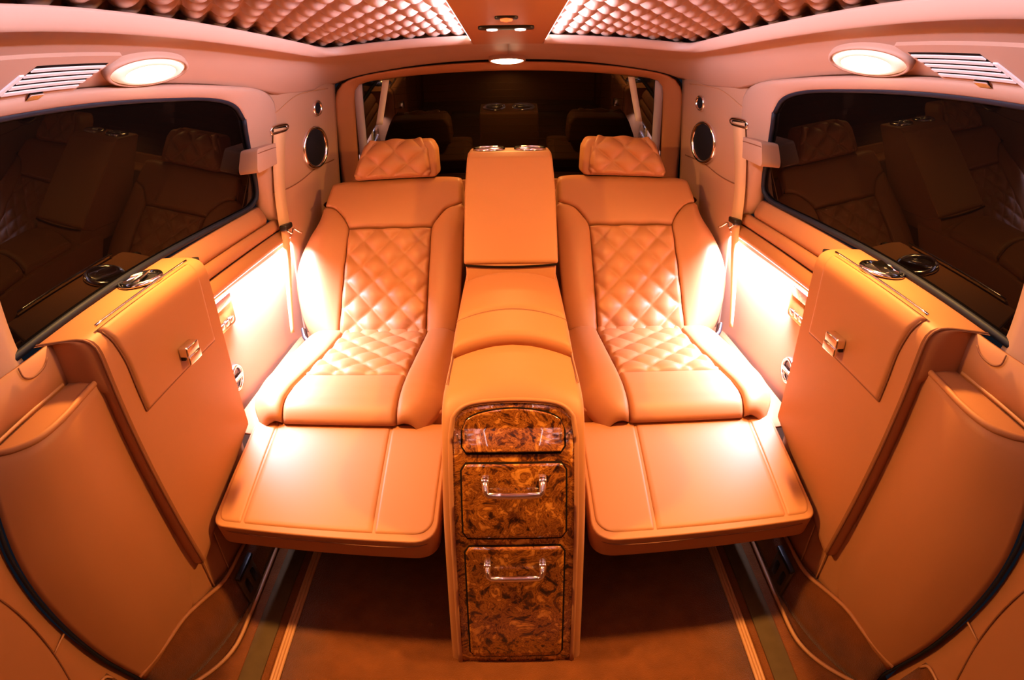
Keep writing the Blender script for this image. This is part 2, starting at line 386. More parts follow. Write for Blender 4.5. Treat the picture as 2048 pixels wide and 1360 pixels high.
    # ---------------- door beyond the seal
    D = empty('door_%d' % (1 if s < 0 else 2)); tag(D, kind='structure')
    surf('door_panel', [sx(s, [(0.742, -0.5, z), (0.738, -0.1, z), (0.736, 0.2, z), (0.734, ye - 0.02, z), (0.740, ye, z)]) for z, ye in ((0.02, 0.46), (0.10, 0.45), (0.24, 0.40), (0.39, 0.362), (0.50, 0.356), (0.58, 0.372), (0.68, 0.39))], LEATHER, D, nr=20, nc=16, thick=0.008, out=inw)
    tube('weather_strip', sx(s, [(0.727, 0.47, 0.05), (0.727, 0.455, 0.094), (0.727, 0.401, 0.241), (0.727, 0.367, 0.395), (0.727, 0.361, 0.507), (0.727, 0.374, 0.572), (0.727, 0.398, 0.66)]), 0.0048, RUBBER, D, n=40)
    tube('door_seam', sx(s, [(0.733, 0.20, 0.62), (0.733, 0.301, 0.477), (0.733, 0.326, 0.325), (0.733, 0.272, 0.10)]), 0.002, SEAM, D, n=24, sides=6)
    tube('door_seam', sx(s, [(0.733, 0.372, 0.329), (0.733, 0.326, 0.325)]), 0.002, PIPE, D, n=4, sides=6)
    surf('door_carpet', [sx(s, [(0.732, 0.28, 0.19), (0.732, 0.34, 0.192), (0.733, 0.398, 0.185)]), sx(s, [(0.732, 0.28, 0.03), (0.732, 0.36, 0.03), (0.733, 0.435, 0.06)])], CARPET, D, thick=0.003, out=inw)
    tube('door_piping', sx(s, [(0.730, 0.28, 0.192), (0.730, 0.345, 0.194), (0.731, 0.385, 0.190), (0.731, 0.40, 0.17)]), 0.003, PIPE, D, n=16, sides=6)

# ================================================================== REAR WALL, TAILGATE WINDOW, FRONT WALL
def yt(z): return 2.045 + (1.10 - z) * 0.17
Wb = empty('wall_back'); tag(Wb, kind='structure')
oh = [(0.628, 0.55), (0.628, 0.80), (0.626, 1.03), (0.612, 1.085), (0.575, 1.118), (0.45, 1.138), (0.25, 1.150), (0.0, 1.155)]
ih = [(0.556, 0.55), (0.556, 0.80), (0.549, 1.05), (0.543, 1.083), (0.520, 1.103), (0.42, 1.112), (0.25, 1.118), (0.0, 1.121)]
oc = crom([(-a, z, 0) for a, z in oh], 40); ic = crom([(-a, z, 0) for a, z in ih], 40)
oc = np.vstack([oc, [(-p[0], p[1], 0) for p in oc[-2::-1]]]); ic = np.vstack([ic, [(-p[0], p[1], 0) for p in ic[-2::-1]]])
rows = []
for t, dy in ((0, 0.0), (0.12, -0.012), (0.5, -0.006), (0.9, 0.008), (1.0, 0.024)):
    rows.append([(lerp(o[0], i[0], t), yt(lerp(o[1], i[1], t)) + dy, lerp(o[1], i[1], t)) for o, i in zip(oc, ic)])
surf('tailgate_surround', rows, LEATHER, Wb, nr=14, thick=0.006, out=(0, -1, 0))
tube('tailgate_gap', [(p[0] * 1.006, yt(p[1]) + 0.002, p[1] + 0.003) for p in oc], 0.0055, GAP, Wb)
surf('rear_shelf', [[(x, y, 0.68) for x in (-0.62, 0, 0.62)] for y in (1.99, 2.05, 2.14)], LEATHER, Wb, thick=0.01, out=(0, 0, 1))
box('tailgate_lower_panel', (-0.66, 2.10, 0.0), (0.66, 2.14, 0.72), LEATHER, Wb)
W3 = empty('window_3'); tag(W3, kind='structure')
poly = [(p[0], p[1]) for p in ic]
prism('pane', [(-0.557, 0.56)] + poly + [(0.557, 0.56)], lambda p, q, t: (p, yt(q) + t, q), 0.018, 0.024, GLASSR, W3)
for s in (-1, 1):
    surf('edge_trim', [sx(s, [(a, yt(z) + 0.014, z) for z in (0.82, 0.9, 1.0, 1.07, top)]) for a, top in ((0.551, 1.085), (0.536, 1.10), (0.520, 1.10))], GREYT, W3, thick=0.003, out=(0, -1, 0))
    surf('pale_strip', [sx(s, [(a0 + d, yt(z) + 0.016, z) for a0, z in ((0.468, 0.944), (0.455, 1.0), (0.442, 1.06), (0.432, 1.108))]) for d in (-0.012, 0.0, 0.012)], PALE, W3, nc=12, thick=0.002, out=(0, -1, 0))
for k in range(14):
    z = 0.74 + k * 0.026
    tube('heater_line', [(-0.41, yt(z) + 0.0172, z), (0.41, yt(z) + 0.0172, z)], 0.00025, GAP, W3, sides=4)
Wf = empty('wall_front'); tag(Wf, kind='structure')
box('bulkhead', (-0.76, -0.95, 0.0), (0.76, -0.9, 1.24), LEATHER, Wf)

# ================================================================== CEILING
C = empty('ceiling'); tag(C, kind='structure')
box('roof_skin', (-0.78, -0.95, 1.246), (0.78, 2.1, 1.26), HEAD, C)
inn = [(0.56, -0.9, 1.18), (0.56, 0.0, 1.18), (0.56, 0.6, 1.18), (0.56, 1.1, 1.18), (0.558, 1.5, 1.18), (0.556, 1.64, 1.181), (0.545, 1.705, 1.182), (0.49, 1.728, 1.184), (0.3, 1.738, 1.188), (0.12, 1.742, 1.190), (0.0, 1.743, 1.190)]
brk = [(0.622, -0.9, 1.168), (0.622, 0.0, 1.168), (0.622, 0.6, 1.168), (0.622, 1.1, 1.169), (0.622, 1.5, 1.171), (0.615, 1.68, 1.172), (0.585, 1.83, 1.174), (0.50, 1.90, 1.179), (0.3, 1.93, 1.185), (0.12, 1.935, 1.187), (0.0, 1.935, 1.187)]
out_ = [(0.696, -0.9, 1.120), (0.696, 0.0, 1.120), (0.696, 0.6, 1.120), (0.696, 1.1, 1.116), (0.696, 1.5, 1.098), (0.690, 1.70, 1.080), (0.652, 1.88, 1.085), (0.612, 2.04, 1.112), (0.4, 2.05, 1.140), (0.15, 2.05, 1.155), (0.0, 2.05, 1.157)]
upr = [(0.538, -0.9, 1.206), (0.538, 0.0, 1.206), (0.538, 0.6, 1.206), (0.538, 1.1, 1.206), (0.536, 1.5, 1.206), (0.534, 1.62, 1.206), (0.523, 1.678, 1.207), (0.47, 1.700, 1.208), (0.3, 1.708, 1.210), (0.12, 1.712, 1.211), (0.105, 1.712, 1.211)]
for s in (-1, 1):
    nI, nB, nO, nU = (crom(q, 90) for q in (inn, brk, out_, upr))
    mid1 = [(lerp(a[0], b[0], 0.5), lerp(a[1], b[1], 0.5), lerp(a[2], b[2], 0.5) + 0.004) for a, b in zip(nI, nB)]
    b1 = nI * 0.12 + nB * 0.88; b2 = nB * 0.88 + nO * 0.12
    mid2 = nB * 0.5 + nO * 0.5
    surf('headliner', [sx(s, q) for q in (nI, mid1, b1, b2, mid2, nO)], HEAD, C, nr=20, thick=0.005, out=(0, 0, -1))
    cU, cI = nU.copy(), nI.copy()
    keep = 90
    cI[:, 0] = np.maximum(cI[:, 0], 0.104); cU[:, 0] = np.maximum(cU[:, 0], 0.104)
    rr = []
    for t, k in ((0, 0), (0.25, 0.009), (0.55, 0.012), (0.85, 0.008), (1.0, 0.0)):
        rr.append([(s * lerp(u[0], i[0], t), lerp(u[1], i[1], t), lerp(u[2], i[2], t) - k) for u, i in zip(cU[:keep], cI[:keep])])
    surf('panel_rail', rr, HEAD, C, nr=12, thick=0.004, out=(0, 0, -1))
    # quilted panel
    dx, dy, q = 0.072, 0.108, 0.027
    nx, ny = 76, 276
    xs, ys = np.linspace(0.112, 0.602, nx), np.linspace(-0.3, 1.80, ny)
    V = []
    for x in xs:
        for y in ys:
            a, b = (x - 0.325) / dx + y / dy, (x - 0.325) / dx - y / dy
            V.append((s * x, y, 1.240 - q * (abs(math.sin(math.pi * a / 1)) * abs(math.sin(math.pi * b / 1))) ** 0.55))
    obj('quilted_panel', V, grid_faces(nx, ny), HEAD, C)
# dropped centre strip
prism('centre_strip', roundpoly([(-0.104, -0.9), (0.104, -0.9), (0.104, 1.76), (-0.104, 1.76)], 0.004, 2), lambda p, q, t: (p, q, t), 1.188, 1.246, LEATHER, C, 0.003, 2)
# LED strips along the centre strip: real lamps lighting the quilted panels
for s in (-1, 1):
    L = empty('led_strip', (s * 0.107, 0.75, 1.205))
    tag(L, 'white glowing light strip along the %s edge of the orange ceiling spine' % SIDE[s], 'light strip', 'ceiling light strips')
    box('diffuser', (min(s * 0.1045, s * 0.1085), -0.3, 1.197), (max(s * 0.1045, s * 0.1085), 1.72, 1.212), LED, L)
    light('strip_light', (s * 0.112, 0.705, 1.203), (s, 0, 0.10), 2.0, P_CEIL, LEDC, size_y=0.014, parent=L, spread=110)
# LED strips under the waist rails
for s in (-1, 1):
    L = empty('led_strip', (s * 0.696, 1.35, 0.62))
    tag(L, 'white glowing light strip under the padded rail beside the %s seat' % SIDE[s], 'light strip', 'waist light strips')
    surf('diffuser', [sx(s, [(a, y, z + 0.02 * (y - 1.2)) for y in (1.08, 1.69)]) for a, z in ((0.692, 0.616), (0.6985, 0.620))], LED, L, thick=0.003, out=(0, 0, -1))
    light('strip_light', (s * 0.694, 1.385, 0.612), (-s * 0.15, 0, -1.0), 0.61, P_SIDE, LEDC, size_y=0.012, parent=L, spread=126)

# ================================================================== SEATS
BO = np.array((1.56, 0.34)); BT = np.array((0.28, 0.43)) / math.hypot(0.28, 0.43); BN = np.array((-BT[1], BT[0]))   # backrest line in (y, z)
def bpt(s, a, v, n=0.0):
    q = BO + BT * v + BN * n
    return (s * a, q[0], q[1])
def seat(s):
    S = empty('recliner_seat', (s * 0.385, 1.35, 0.0))
    tag(S, 'tan leather recliner seat with quilted centre and raised footrest, %s of the burl console' % SIDE[s], 'seat', 'rear recliner seats')
    # base
    prism('seat_base', [(1.14, 0.0), (1.16, 0.22), (1.70, 0.22), (1.72, 0.0)], lambda p, q, t: (t, p, q), s * 0.17, s * 0.60, BLACKP, S, 0.01)
    surf('side_filler', [sx(s, [(a, y, z) for y in (1.092, 1.3, 1.72)]) for a, z in ((0.56, 0.285), (0.64, 0.288), (0.70, 0.292))], LEATHER, S, thick=0.006, out=(0, 0, 1))  # filler added beside the seat to stop strip light leaking to the floor
    # footrest: slab with rounded corners, three padded panels on top
    def zf(y): return 0.262 + (y - 0.775) * (0.06 / 0.315)
    F = prism('footrest', roundpoly([(0.143, 1.095), (0.143, 0.772), (0.614, 0.776), (0.614, 1.095)], [0.005, 0.050, 0.030, 0.005], 8),
              lambda p, q, t: (s * p, q + (0.012 if t < 0.5 else 0) * (1 if q < 0.9 else 0), zf(q) - (1 - t) * 0.056), 0, 1, LEATHER, S, 0.013, 5)
    def fpad(name, a0, a1, b0, b1, cl=0.0, cr=0.0):
        def P(u, v):
            y = lerp(0.788, 1.092, v); al = lerp(a0, b0, v); ar = lerp(a1, b1, v)
            k = max(0.0, 1 - v / 0.13)
            al += cl * (1 - math.sqrt(max(0, 1 - k * k))); ar -= cr * (1 - math.sqrt(max(0, 1 - k * k)))
            return (s * lerp(al, ar, u), y, zf(y) - 0.001)
        return pad(name, P, LEATHER, F, h=0.0035, ew=0.006, depth=0.004, nu=40, nv=40, out=(0, 0, 1))
    fpad('footrest_panel', 0.152, 0.263, 0.147, 0.270, cl=0.04)
    fpad('footrest_panel', 0.265, 0.545, 0.272, 0.552)
    fpad('footrest_panel', 0.547, 0.606, 0.554, 0.610, cr=0.022)
    tube('stitch_line', sx(s, [(0.608, 1.08, zf(1.08) - 0.012), (0.6145, 0.83, zf(.83) - 0.014), (0.600, 0.786, zf(.786) - 0.014), (0.55, 0.7765, zf(.775) - 0.014), (0.38, 0.7745, zf(.775) - 0.014), (0.20, 0.7725, zf(.775) - 0.014), (0.160, 0.785, zf(.785) - 0.014), (0.1435, 0.83, zf(.83) - 0.014)]), 0.0012, SEAM, F, n=60, sides=5)
    # cushion
    Cu = prism('cushion', roundpoly([(0.152, 1.56), (0.152, 1.12), (0.20, 1.098), (0.58, 1.098), (0.632, 1.17), (0.640, 1.30), (0.625, 1.56)], [0.01, 0.04, 0.03, 0.05, 0.05, 0.1, 0.02], 5),
               lambda p, q, t: (s * p, q, lerp(0.225, 0.342, t)), 0, 1, LEATHER, S, 0.018, 4)
    def zc(y): return float(np.interp(y, [1.084, 1.092, 1.105, 1.13, 1.17, 1.25, 1.40, 1.57], [0.322, 0.340, 0.352, 0.362, 0.367, 0.365, 0.355, 0.345]))
    ain = lambda y: float(np.interp(y, [1.085, 1.22, 1.57], [0.258, 0.256, 0.246]))
    aou = lambda y: float(np.interp(y, [1.085, 1.12, 1.25, 1.40, 1.57], [0.537, 0.540, 0.522, 0.508, 0.505]))
    def cp(y0, y1, fl, fr):
        return lambda u, v: (s * lerp(fl(lerp(y0, y1, v)), fr(lerp(y0, y1, v)), u), lerp(y0, y1, v), zc(lerp(y0, y1, v)))
    pad('quilted_insert', cp(1.238, 1.56, ain, aou), PERF, Cu, h=0.010, ew=0.014, nu=60, nv=64, out=(0, 0, 1), quilt=(0.088, 0.085, 0.011, 0, 0.02), flat='t')
    pad('front_panel', cp(1.085, 1.238, ain, aou), LEATHER, Cu, h=0.012, ew=0.012, nu=40, nv=30, out=(0, -.3, 1), flat='b')
    oute = lambda y: float(np.interp(y, [1.085, 1.10, 1.13, 1.18, 1.25, 1.34, 1.45, 1.57], [0.585, 0.602, 0.622, 0.640, 0.648, 0.646, 0.640, 0.634]))
    inne = lambda y: float(np.interp(y, [1.085, 1.11, 1.16, 1.57], [0.205, 0.175, 0.152, 0.148]))
    def bol(fl, fr, o):
        def P(u, v):
            y = lerp(1.085, 1.57, v); e = u if o else 1 - u
            return (s * lerp(fl(y), fr(y), u), y, zc(y) + 0.010 * math.sin(math.pi * min(1, e * 1.1) * 0.7) - 0.045 * e ** 3.2)
        return P
    pad('bolster', bol(aou, oute, True), LEATHER, Cu, h=0.014, ew=0.016, nu=26, nv=50, out=(0, 0, 1), flat='b')
    pad('bolster', bol(inne, ain, False), LEATHER, Cu, h=0.014, ew=0.016, nu=26, nv=50, out=(0, 0, 1), flat='b')
    # backrest
    ol = [(0.150, -0.02), (0.150, 0.50), (0.18, 0.512), (0.55, 0.512), (0.577, 0.495), (0.596, 0.425), (0.640, 0.315), (0.664, 0.225), (0.662, 0.16), (0.645, 0.083), (0.615, 0.01), (0.56, -0.02)]
    Bk = prism('backrest', roundpoly(ol, [0.01, 0.015, 0.01, 0.01, 0.02, 0.06, 0.05, 0.05, 0.05, 0.04, 0.03, 0.02], 4), lambda p, q, t: bpt(s, p, q, t), -0.11, -0.006, LEATHER, S, 0.022, 4)
    qi = [(0.508, 0.342), (0.240, 0.335), (0.521, -0.012), (0.252, -0.016)]
    def Pin(u, v):
        a = lerp(lerp(qi[3][0], qi[1][0], v), lerp(qi[2][0], qi[0][0], v), u); w_ = lerp(lerp(qi[3][1], qi[1][1], v), lerp(qi[2][1], qi[0][1], v), u)
        return bpt(s, a, w_, 0.004)
    pad('quilted_insert', Pin, PERF, Bk, h=0.010, ew=0.012, nu=60, nv=76, out=(0, -1, .6), quilt=(0.088, 0.086, 0.014, 0.01, 0.035))
    lowc = crom([(0.150, 0.415), (0.197, 0.395), (0.222, 0.365), (0.240, 0.337)], 12); lowm = crom([(0.242, 0.336), (0.506, 0.343)], 20); lowo = crom([(0.508, 0.344), (0.528, 0.378), (0.560, 0.410), (0.598, 0.425)], 12)
    low = np.vstack([lowc, lowm, lowo]); tt = np.linspace(0, 1, len(low))
    topw = lambda u: (lerp(0.150, 0.578, u), 0.512 - 0.012 * (abs(2 * u - 1) ** 6))
    def Ptop(u, v):
        la, lv = np.interp(u, tt, low[:, 0]), np.interp(u, tt, low[:, 1]); ta, tv = topw(u)
        return bpt(s, lerp(la, ta, v), lerp(lv, tv, v), 0.006 - 0.03 * max(0, (v - 0.8) / 0.2) ** 2)
    pad('shoulder_panel', Ptop, LEATHER, Bk, h=0.012, ew=0.014, nu=60, nv=26, out=(0, -1, .6), belly=0.006)
    so = crom([(0.521, -0.012), (0.516, 0.12), (0.511, 0.25), (0.508, 0.342), (0.528, 0.378), (0.560, 0.410), (0.597, 0.424)], 50)
    eo = crom([(0.600, -0.010), (0.632, 0.03), (0.655, 0.083), (0.675, 0.16), (0.676, 0.225), (0.652, 0.311), (0.622, 0.370), (0.599, 0.428)], 50)
    def Pout(u, v):
        t = v * 49; i = min(int(t), 48); f = t - i
        p = so[i] * (1 - f) + so[i + 1] * f; e = eo[i] * (1 - f) + eo[i + 1] * f
        x = p * (1 - u) + e * u; k = math.sin(math.pi * min(v * 1.05, 1)) ** 0.7
        return bpt(s, x[0], x[1], 0.004 + 0.030 * k * math.sin(math.pi * min(1, u * 1.15) * 0.62) - 0.055 * u ** 3)
    pad('bolster', Pout, LEATHER, Bk, h=0.012, ew=0.014, nu=30, nv=60, out=(0, -1, .6))
    si = crom([(0.252, -0.016), (0.247, 0.12), (0.243, 0.25), (0.240, 0.335), (0.222, 0.365), (0.197, 0.395), (0.150, 0.415)], 50)
    ei = crom([(0.175, -0.012), (0.160, 0.06), (0.150, 0.16), (0.147, 0.28), (0.147, 0.41)], 50)
    def Pi(u, v):
        t = v * 49; i = min(int(t), 48); f = t - i
        p = si[i] * (1 - f) + si[i + 1] * f; e = ei[i] * (1 - f) + ei[i + 1] * f
        x = p * (1 - u) + e * u; k = math.sin(math.pi * min(v * 1.05, 1)) ** 0.7
        return bpt(s, x[0], x[1], 0.004 + 0.026 * k * math.sin(math.pi * u * 0.62) - 0.03 * u ** 3)
    pad('bolster', Pi, LEATHER, Bk, h=0.012, ew=0.014, nu=26, nv=60, out=(0, -1, .6))
    # recline lever and hinge cover at the outer lower corner
    lv = prism('recline_lever', [(0.598, -0.030), (0.630, 0.004), (0.640, 0.030), (0.648, 0.026), (0.640, -0.004), (0.606, -0.044)], lambda p, q, t: bpt(s, p, q, t), -0.02, 0.010, BLACKP, S, 0.002, 2)
    prism('lever_tip', [(0.590, -0.024), (0.606, -0.014), (0.612, -0.026), (0.596, -0.034)], lambda p, q, t: bpt(s, p, q, t), 0.004, 0.016, CHROME, lv, 0.002, 2)
    # headrest
    hc = 0.366
    H = empty('headrest', (0, 0, 0)); H.parent = S; H.location = (0, 0, 0)
    ho = roundpoly([(hc + 0.138, 0.772), (hc + 0.128, 0.815), (hc + 0.095, 0.893), (hc - 0.118, 0.893), (hc - 0.134, 0.862), (hc - 0.140, 0.772)], [0.018, 0.05, 0.03, 0.025, 0.03, 0.018], 5)
    prism('headrest_body', ho, lambda p, q, t: (s * p, t + 0.10 * (q - 0.77), q), 1.815, 1.915, LEATHER, H, 0.016, 4)
    def Ph(u, v):
        z = lerp(0.776, 0.888, v)
        al = float(np.interp(z, [0.776, 0.79, 0.862, 0.888], [hc - 0.112, hc - 0.120, hc - 0.112, hc - 0.090])); ar = float(np.interp(z, [0.776, 0.79, 0.815, 0.86, 0.888], [hc + 0.126, hc + 0.135, hc + 0.126, hc + 0.106, hc + 0.085]))
        return (s * lerp(al, ar, u), 1.818 + 0.10 * (z - 0.77) + 0.03 * max(0, (v - 0.7) / 0.3) ** 2, z)
    pad('quilted_pad', Ph, PERF, H, h=0.010, ew=0.014, nu=80, nv=46, out=(0, -1, 0), quilt=(0.094, 0.086, 0.016, 0.0, 0.0))
    for a in (hc - 0.06, hc + 0.06): tube('headrest_post', sx(s, [(a, 1.87, 0.72), (a, 1.87, 0.79)]), 0.006, CHROME, H)
    return S
for s in (-1, 1): seat(s)

# ================================================================== CONSOLE
K = empty('centre_console', (0, 1.1, 0))
tag(K, 'tall tan leather console with glossy burl wood front between the two seats', 'console')
FP = [(0.0, 0.683), (0.10, 0.717), (0.19, 0.748), (0.305, 0.788), (0.404, 0.836), (0.449, 0.866), (0.485, 0.898)]    # z -> y of the front
fp = crom([(z, y, 0) for z, y in FP], 60)
def fy(z): return float(np.interp(z, fp[:, 0], fp[:, 1]))
fn_t = np.gradient(fp[:, :2], axis=0); 
def fnrm(z):
    dz, dy = np.interp(z, fp[:, 0], fn_t[:, 0]), np.interp(z, fp[:, 0], fn_t[:, 1]); L = math.hypot(dz, dy)
    return (-dz / L, dy / L)                              # (y, z) outward
def zt(y): return float(np.interp(y, [0.90, 0.94, 1.08, 1.2, 1.5, 1.56], [0.489, 0.496, 0.492, 0.508, 0.522, 0.524]))
HWD = 0.128
path = [(fy(z), z, 0.0) for z in np.linspace(0.0, 0.44, 16)] + [(fy(0.465), 0.466, 0.010), (0.898, 0.482, 0.018), (0.915, 0.490, 0.022), (0.94, 0.494, 0.024)] + [(y, zt(y), 0.024) for y in (1.0, 1.08, 1.2, 1.35, 1.5, 1.62)]
us = [-1, -0.985, -0.95, -0.88, -0.75, -0.55, -0.3, 0, 0.3, 0.55, 0.75, 0.88, 0.95, 0.985, 1]
V, Fc = [], []
for y, z, c in path:
    dy_, dz_ = (fnrm(min(z, 0.44)) if c < 0.02 else (0, 1))
    for u in us:
        e = max(0, (abs(u) - 0.90) / 0.10); d = 0.009 * (1 - math.sqrt(max(0, 1 - e * e)))
        V.append((HWD * u, y - dy_ * d, z + c * (1 - u * u) - dz_ * d))
nu, nv = len(path), len(us); Fc = grid_faces(nu, nv)
b0 = len(V); V += [(-HWD, 1.62, 0.0), (HWD, 1.62, 0.0)]
Fc.append(tuple([i * nv for i in range(nu)] + [b0])); Fc.append(tuple([i * nv + nv - 1 for i in range(nu)] + [b0 + 1]))
body = obj('body', V, Fc, LEATHER, K); body.data.set_sharp_from_angle(angle=rad(55))
def ztop(x): return 0.4935 - 0.010 * (abs(x) / 0.108) ** 2 - 0.022 * (abs(x) / 0.108) ** 8              # arch of the burl front
def fsurf(x, z, k):
    """point on the console's front at (x, z) lifted by k; above the bend the front leans back with the crown"""
    zz = min(z, 0.452); n = fnrm(zz); y = fy(zz) + max(0, z - 0.452) * 0.42
    return (x, y + n[0] * k, z + n[1] * k)
def front_panel(name, x0, x1, zb, zt_, k, m, parent, r=0.010, kd=0.006, nx=21, nz=22):
    """sheet on the front between x0..x1 and zb..top (number or function of x), with rounded corners at the bottom"""
    G = []
    for i in range(nx):
        x = lerp(x0, x1, i / (nx - 1)); t = zt_(x) if callable(zt_) else zt_
        e = min(x - x0, x1 - x); cr = r - math.sqrt(max(0, r * r - (r - min(e, r)) ** 2))
        b_, t2 = zb + cr, t - cr
        G.append([fsurf(x, lerp(b_, t2, j / (nz - 1)), k) for j in range(nz)])
    return surf(name, G, m, parent, thick=kd, out=(0, -1, 0.4))
fas = front_panel('burl_fascia', -0.108, 0.108, 0.004, ztop, 0.004, BURL, K, r=0.001, nx=41, nz=60)
rim = [fsurf(-0.111, z, 0.003) for z in np.linspace(0.0, 0.44, 20)] + [fsurf(x, ztop(max(-0.108, min(0.108, x))) + 0.005, 0.003) for x in np.linspace(-0.106, 0.106, 30)] + [fsurf(0.111, z, 0.003) for z in np.linspace(0.44, 0.0, 20)]
tube('leather_rim', rim, 0.0045, LEATHER, K, sides=8)
xx = lambda k, n=12: list(np.linspace(-k, k, n))
def front_unit(name, hw, zb, zt_, r):
    t2 = (lambda x: (zt_(x) if callable(zt_) else zt_) + 0.0035)
    front_panel('shadow_gap', -hw - 0.0035, hw + 0.0035, zb - 0.0035, t2, 0.0055, GAP, K, r=r + 0.003, kd=0.004)
    return front_panel(name, -hw, hw, zb, zt_, 0.0085, BURL, K, r=r, kd=0.006, nx=31, nz=30)
du_ = front_unit('cupboard_door', 0.089, 0.418, lambda x: 0.4830 - 0.016 * (abs(x) / 0.089) ** 2 - 0.008 * (abs(x) / 0.089) ** 8, 0.008)
for s in (-1, 1):
    for x in (0.083, 0.098): 
        c = fsurf(s * x, 0.440, 0.010); box('hinge_pin', (c[0] - 0.002, c[1] - 0.003, c[2] - 0.007), (c[0] + 0.002, c[1] + 0.003, c[2] + 0.007), CHROME, du_, 0.001, 2)
def handle(d, z):
    hd = bpy.data.objects.new('handle', None)
    top = 0.013; w_ = 0.050
    P = lambda x, dz, k: fsurf(x, z + dz, k)
    V = []
    tube('handle', [P(-w_, 0.010, 0.006), P(-w_, 0.010, 0.020), P(-w_, 0.004, 0.026), P(-w_ + 0.002, -0.006, 0.028), P(-w_ + 0.006, -0.010, 0.028), P(-0.02, -0.011, 0.028), P(0.02, -0.011, 0.028), P(w_ - 0.006, -0.010, 0.028), P(w_ - 0.002, -0.006, 0.028), P(w_, 0.004, 0.026), P(w_, 0.010, 0.020), P(w_, 0.010, 0.006)], 0.006, CHROME, d, sides=10)
    bpy.data.objects.remove(hd)
    for s in (-1, 1):
        c = P(s * w_, 0.010, 0.012); box('handle_foot', (c[0] - 0.007, c[1] - 0.012, c[2] - 0.008), (c[0] + 0.007, c[1] + 0.006, c[2] + 0.010), CHROME, d, 0.003, 3)
d1 = front_unit('drawer', 0.091, 0.276, 0.400, 0.010); handle(d1, 0.364)
d2 = front_unit('drawer', 0.089, 0.020, 0.258, 0.010); handle(d2, 0.215)
# armrest lids
def lid(name, y0, y1, lift, back):
    def P(u, v):
        x = lerp(-0.122, 0.122, u); y = lerp(y0, y1, v); q = x / HWD
        return (x, y + 0.020 * (q * q) * (-1 if back else -1), zt(y) + 0.024 * (1 - q * q) + lift)
    return pad(name, P, LEATHER, K, h=0.015, ew=0.018, depth=0.02, nu=36, nv=40, out=(0, 0, 1))
lid('armrest_lid', 1.212, 1.455, 0.008, True)
lid('armrest_lid', 1.085, 1.200, 0.012, True)
def arc(y, lift, r, m, hw=0.121): return tube('lid_gap', [(x, y - 0.020 * (x / HWD) ** 2, zt(y) + 0.024 * (1 - (x / HWD) ** 2) + lift) for x in np.linspace(-hw, hw, 24)], r, m, K, sides=6)
arc(1.206, 0.0165, 0.0035, SEAM)
tube('block_gap', [(x, 1.482, 0.5735 - 0.006 * (1 - (x / 0.122) ** 2)) for x in np.linspace(-0.122, 0.122, 20)], 0.0032, GAP, K, sides=6)
# upright block
box('block_base', (-0.120, 1.486, 0.50), (0.120, 1.74, 0.572), LEATHER, K, 0.004, 3)
blk = prism('upright_block', roundpoly([(1.485, 0.575), (1.600, 0.760), (1.650, 0.846), (1.672, 0.860), (1.80, 0.862), (1.80, 0.55), (1.56, 0.55)], [0.012, 0.05, 0.02, 0.015, 0.01, 0.0, 0.0], 5),
            lambda p, q, t: (t * (1.0 - 0.05 * max(0, q - 0.78) / 0.08), p, q), -0.126, 0.126, LEATHER, K, 0.016, 4)
for s in (-1, 1):
    av = lathe('air_vent', [(0.047, 0.0), (0.047, 0.004), (0.043, 0.007), (0.037, 0.006), (0.035, 0.002), (0.030, -0.002)], frame((s * 0.060, 1.732, 0.862), (0, -0.02, 1), (0, 1, 0)), CHROME, blk)
    lathe('vent_disc', [(0.037, 0.0035), (0.02, 0.006), (0.0005, 0.007)], frame((s * 0.060, 1.732, 0.861), (0, -0.02, 1), (0, 1, 0)), BLACKP, av)
    for k in (-0.012, 0.012): box('vent_fin', (s * 0.060 - 0.026, 1.732 + k - 0.003, 0.866), (s * 0.060 + 0.026, 1.732 + k + 0.003, 0.872), CHROME, av, 0.001, 2)
# stitched edges along the console
for s in (-1, 1):
    tube('edge_seam', [(s * 0.122, y, zt(y) + 0.0035) for y in np.linspace(0.95, 1.09, 8)], 0.0012, SEAM, K, sides=5)

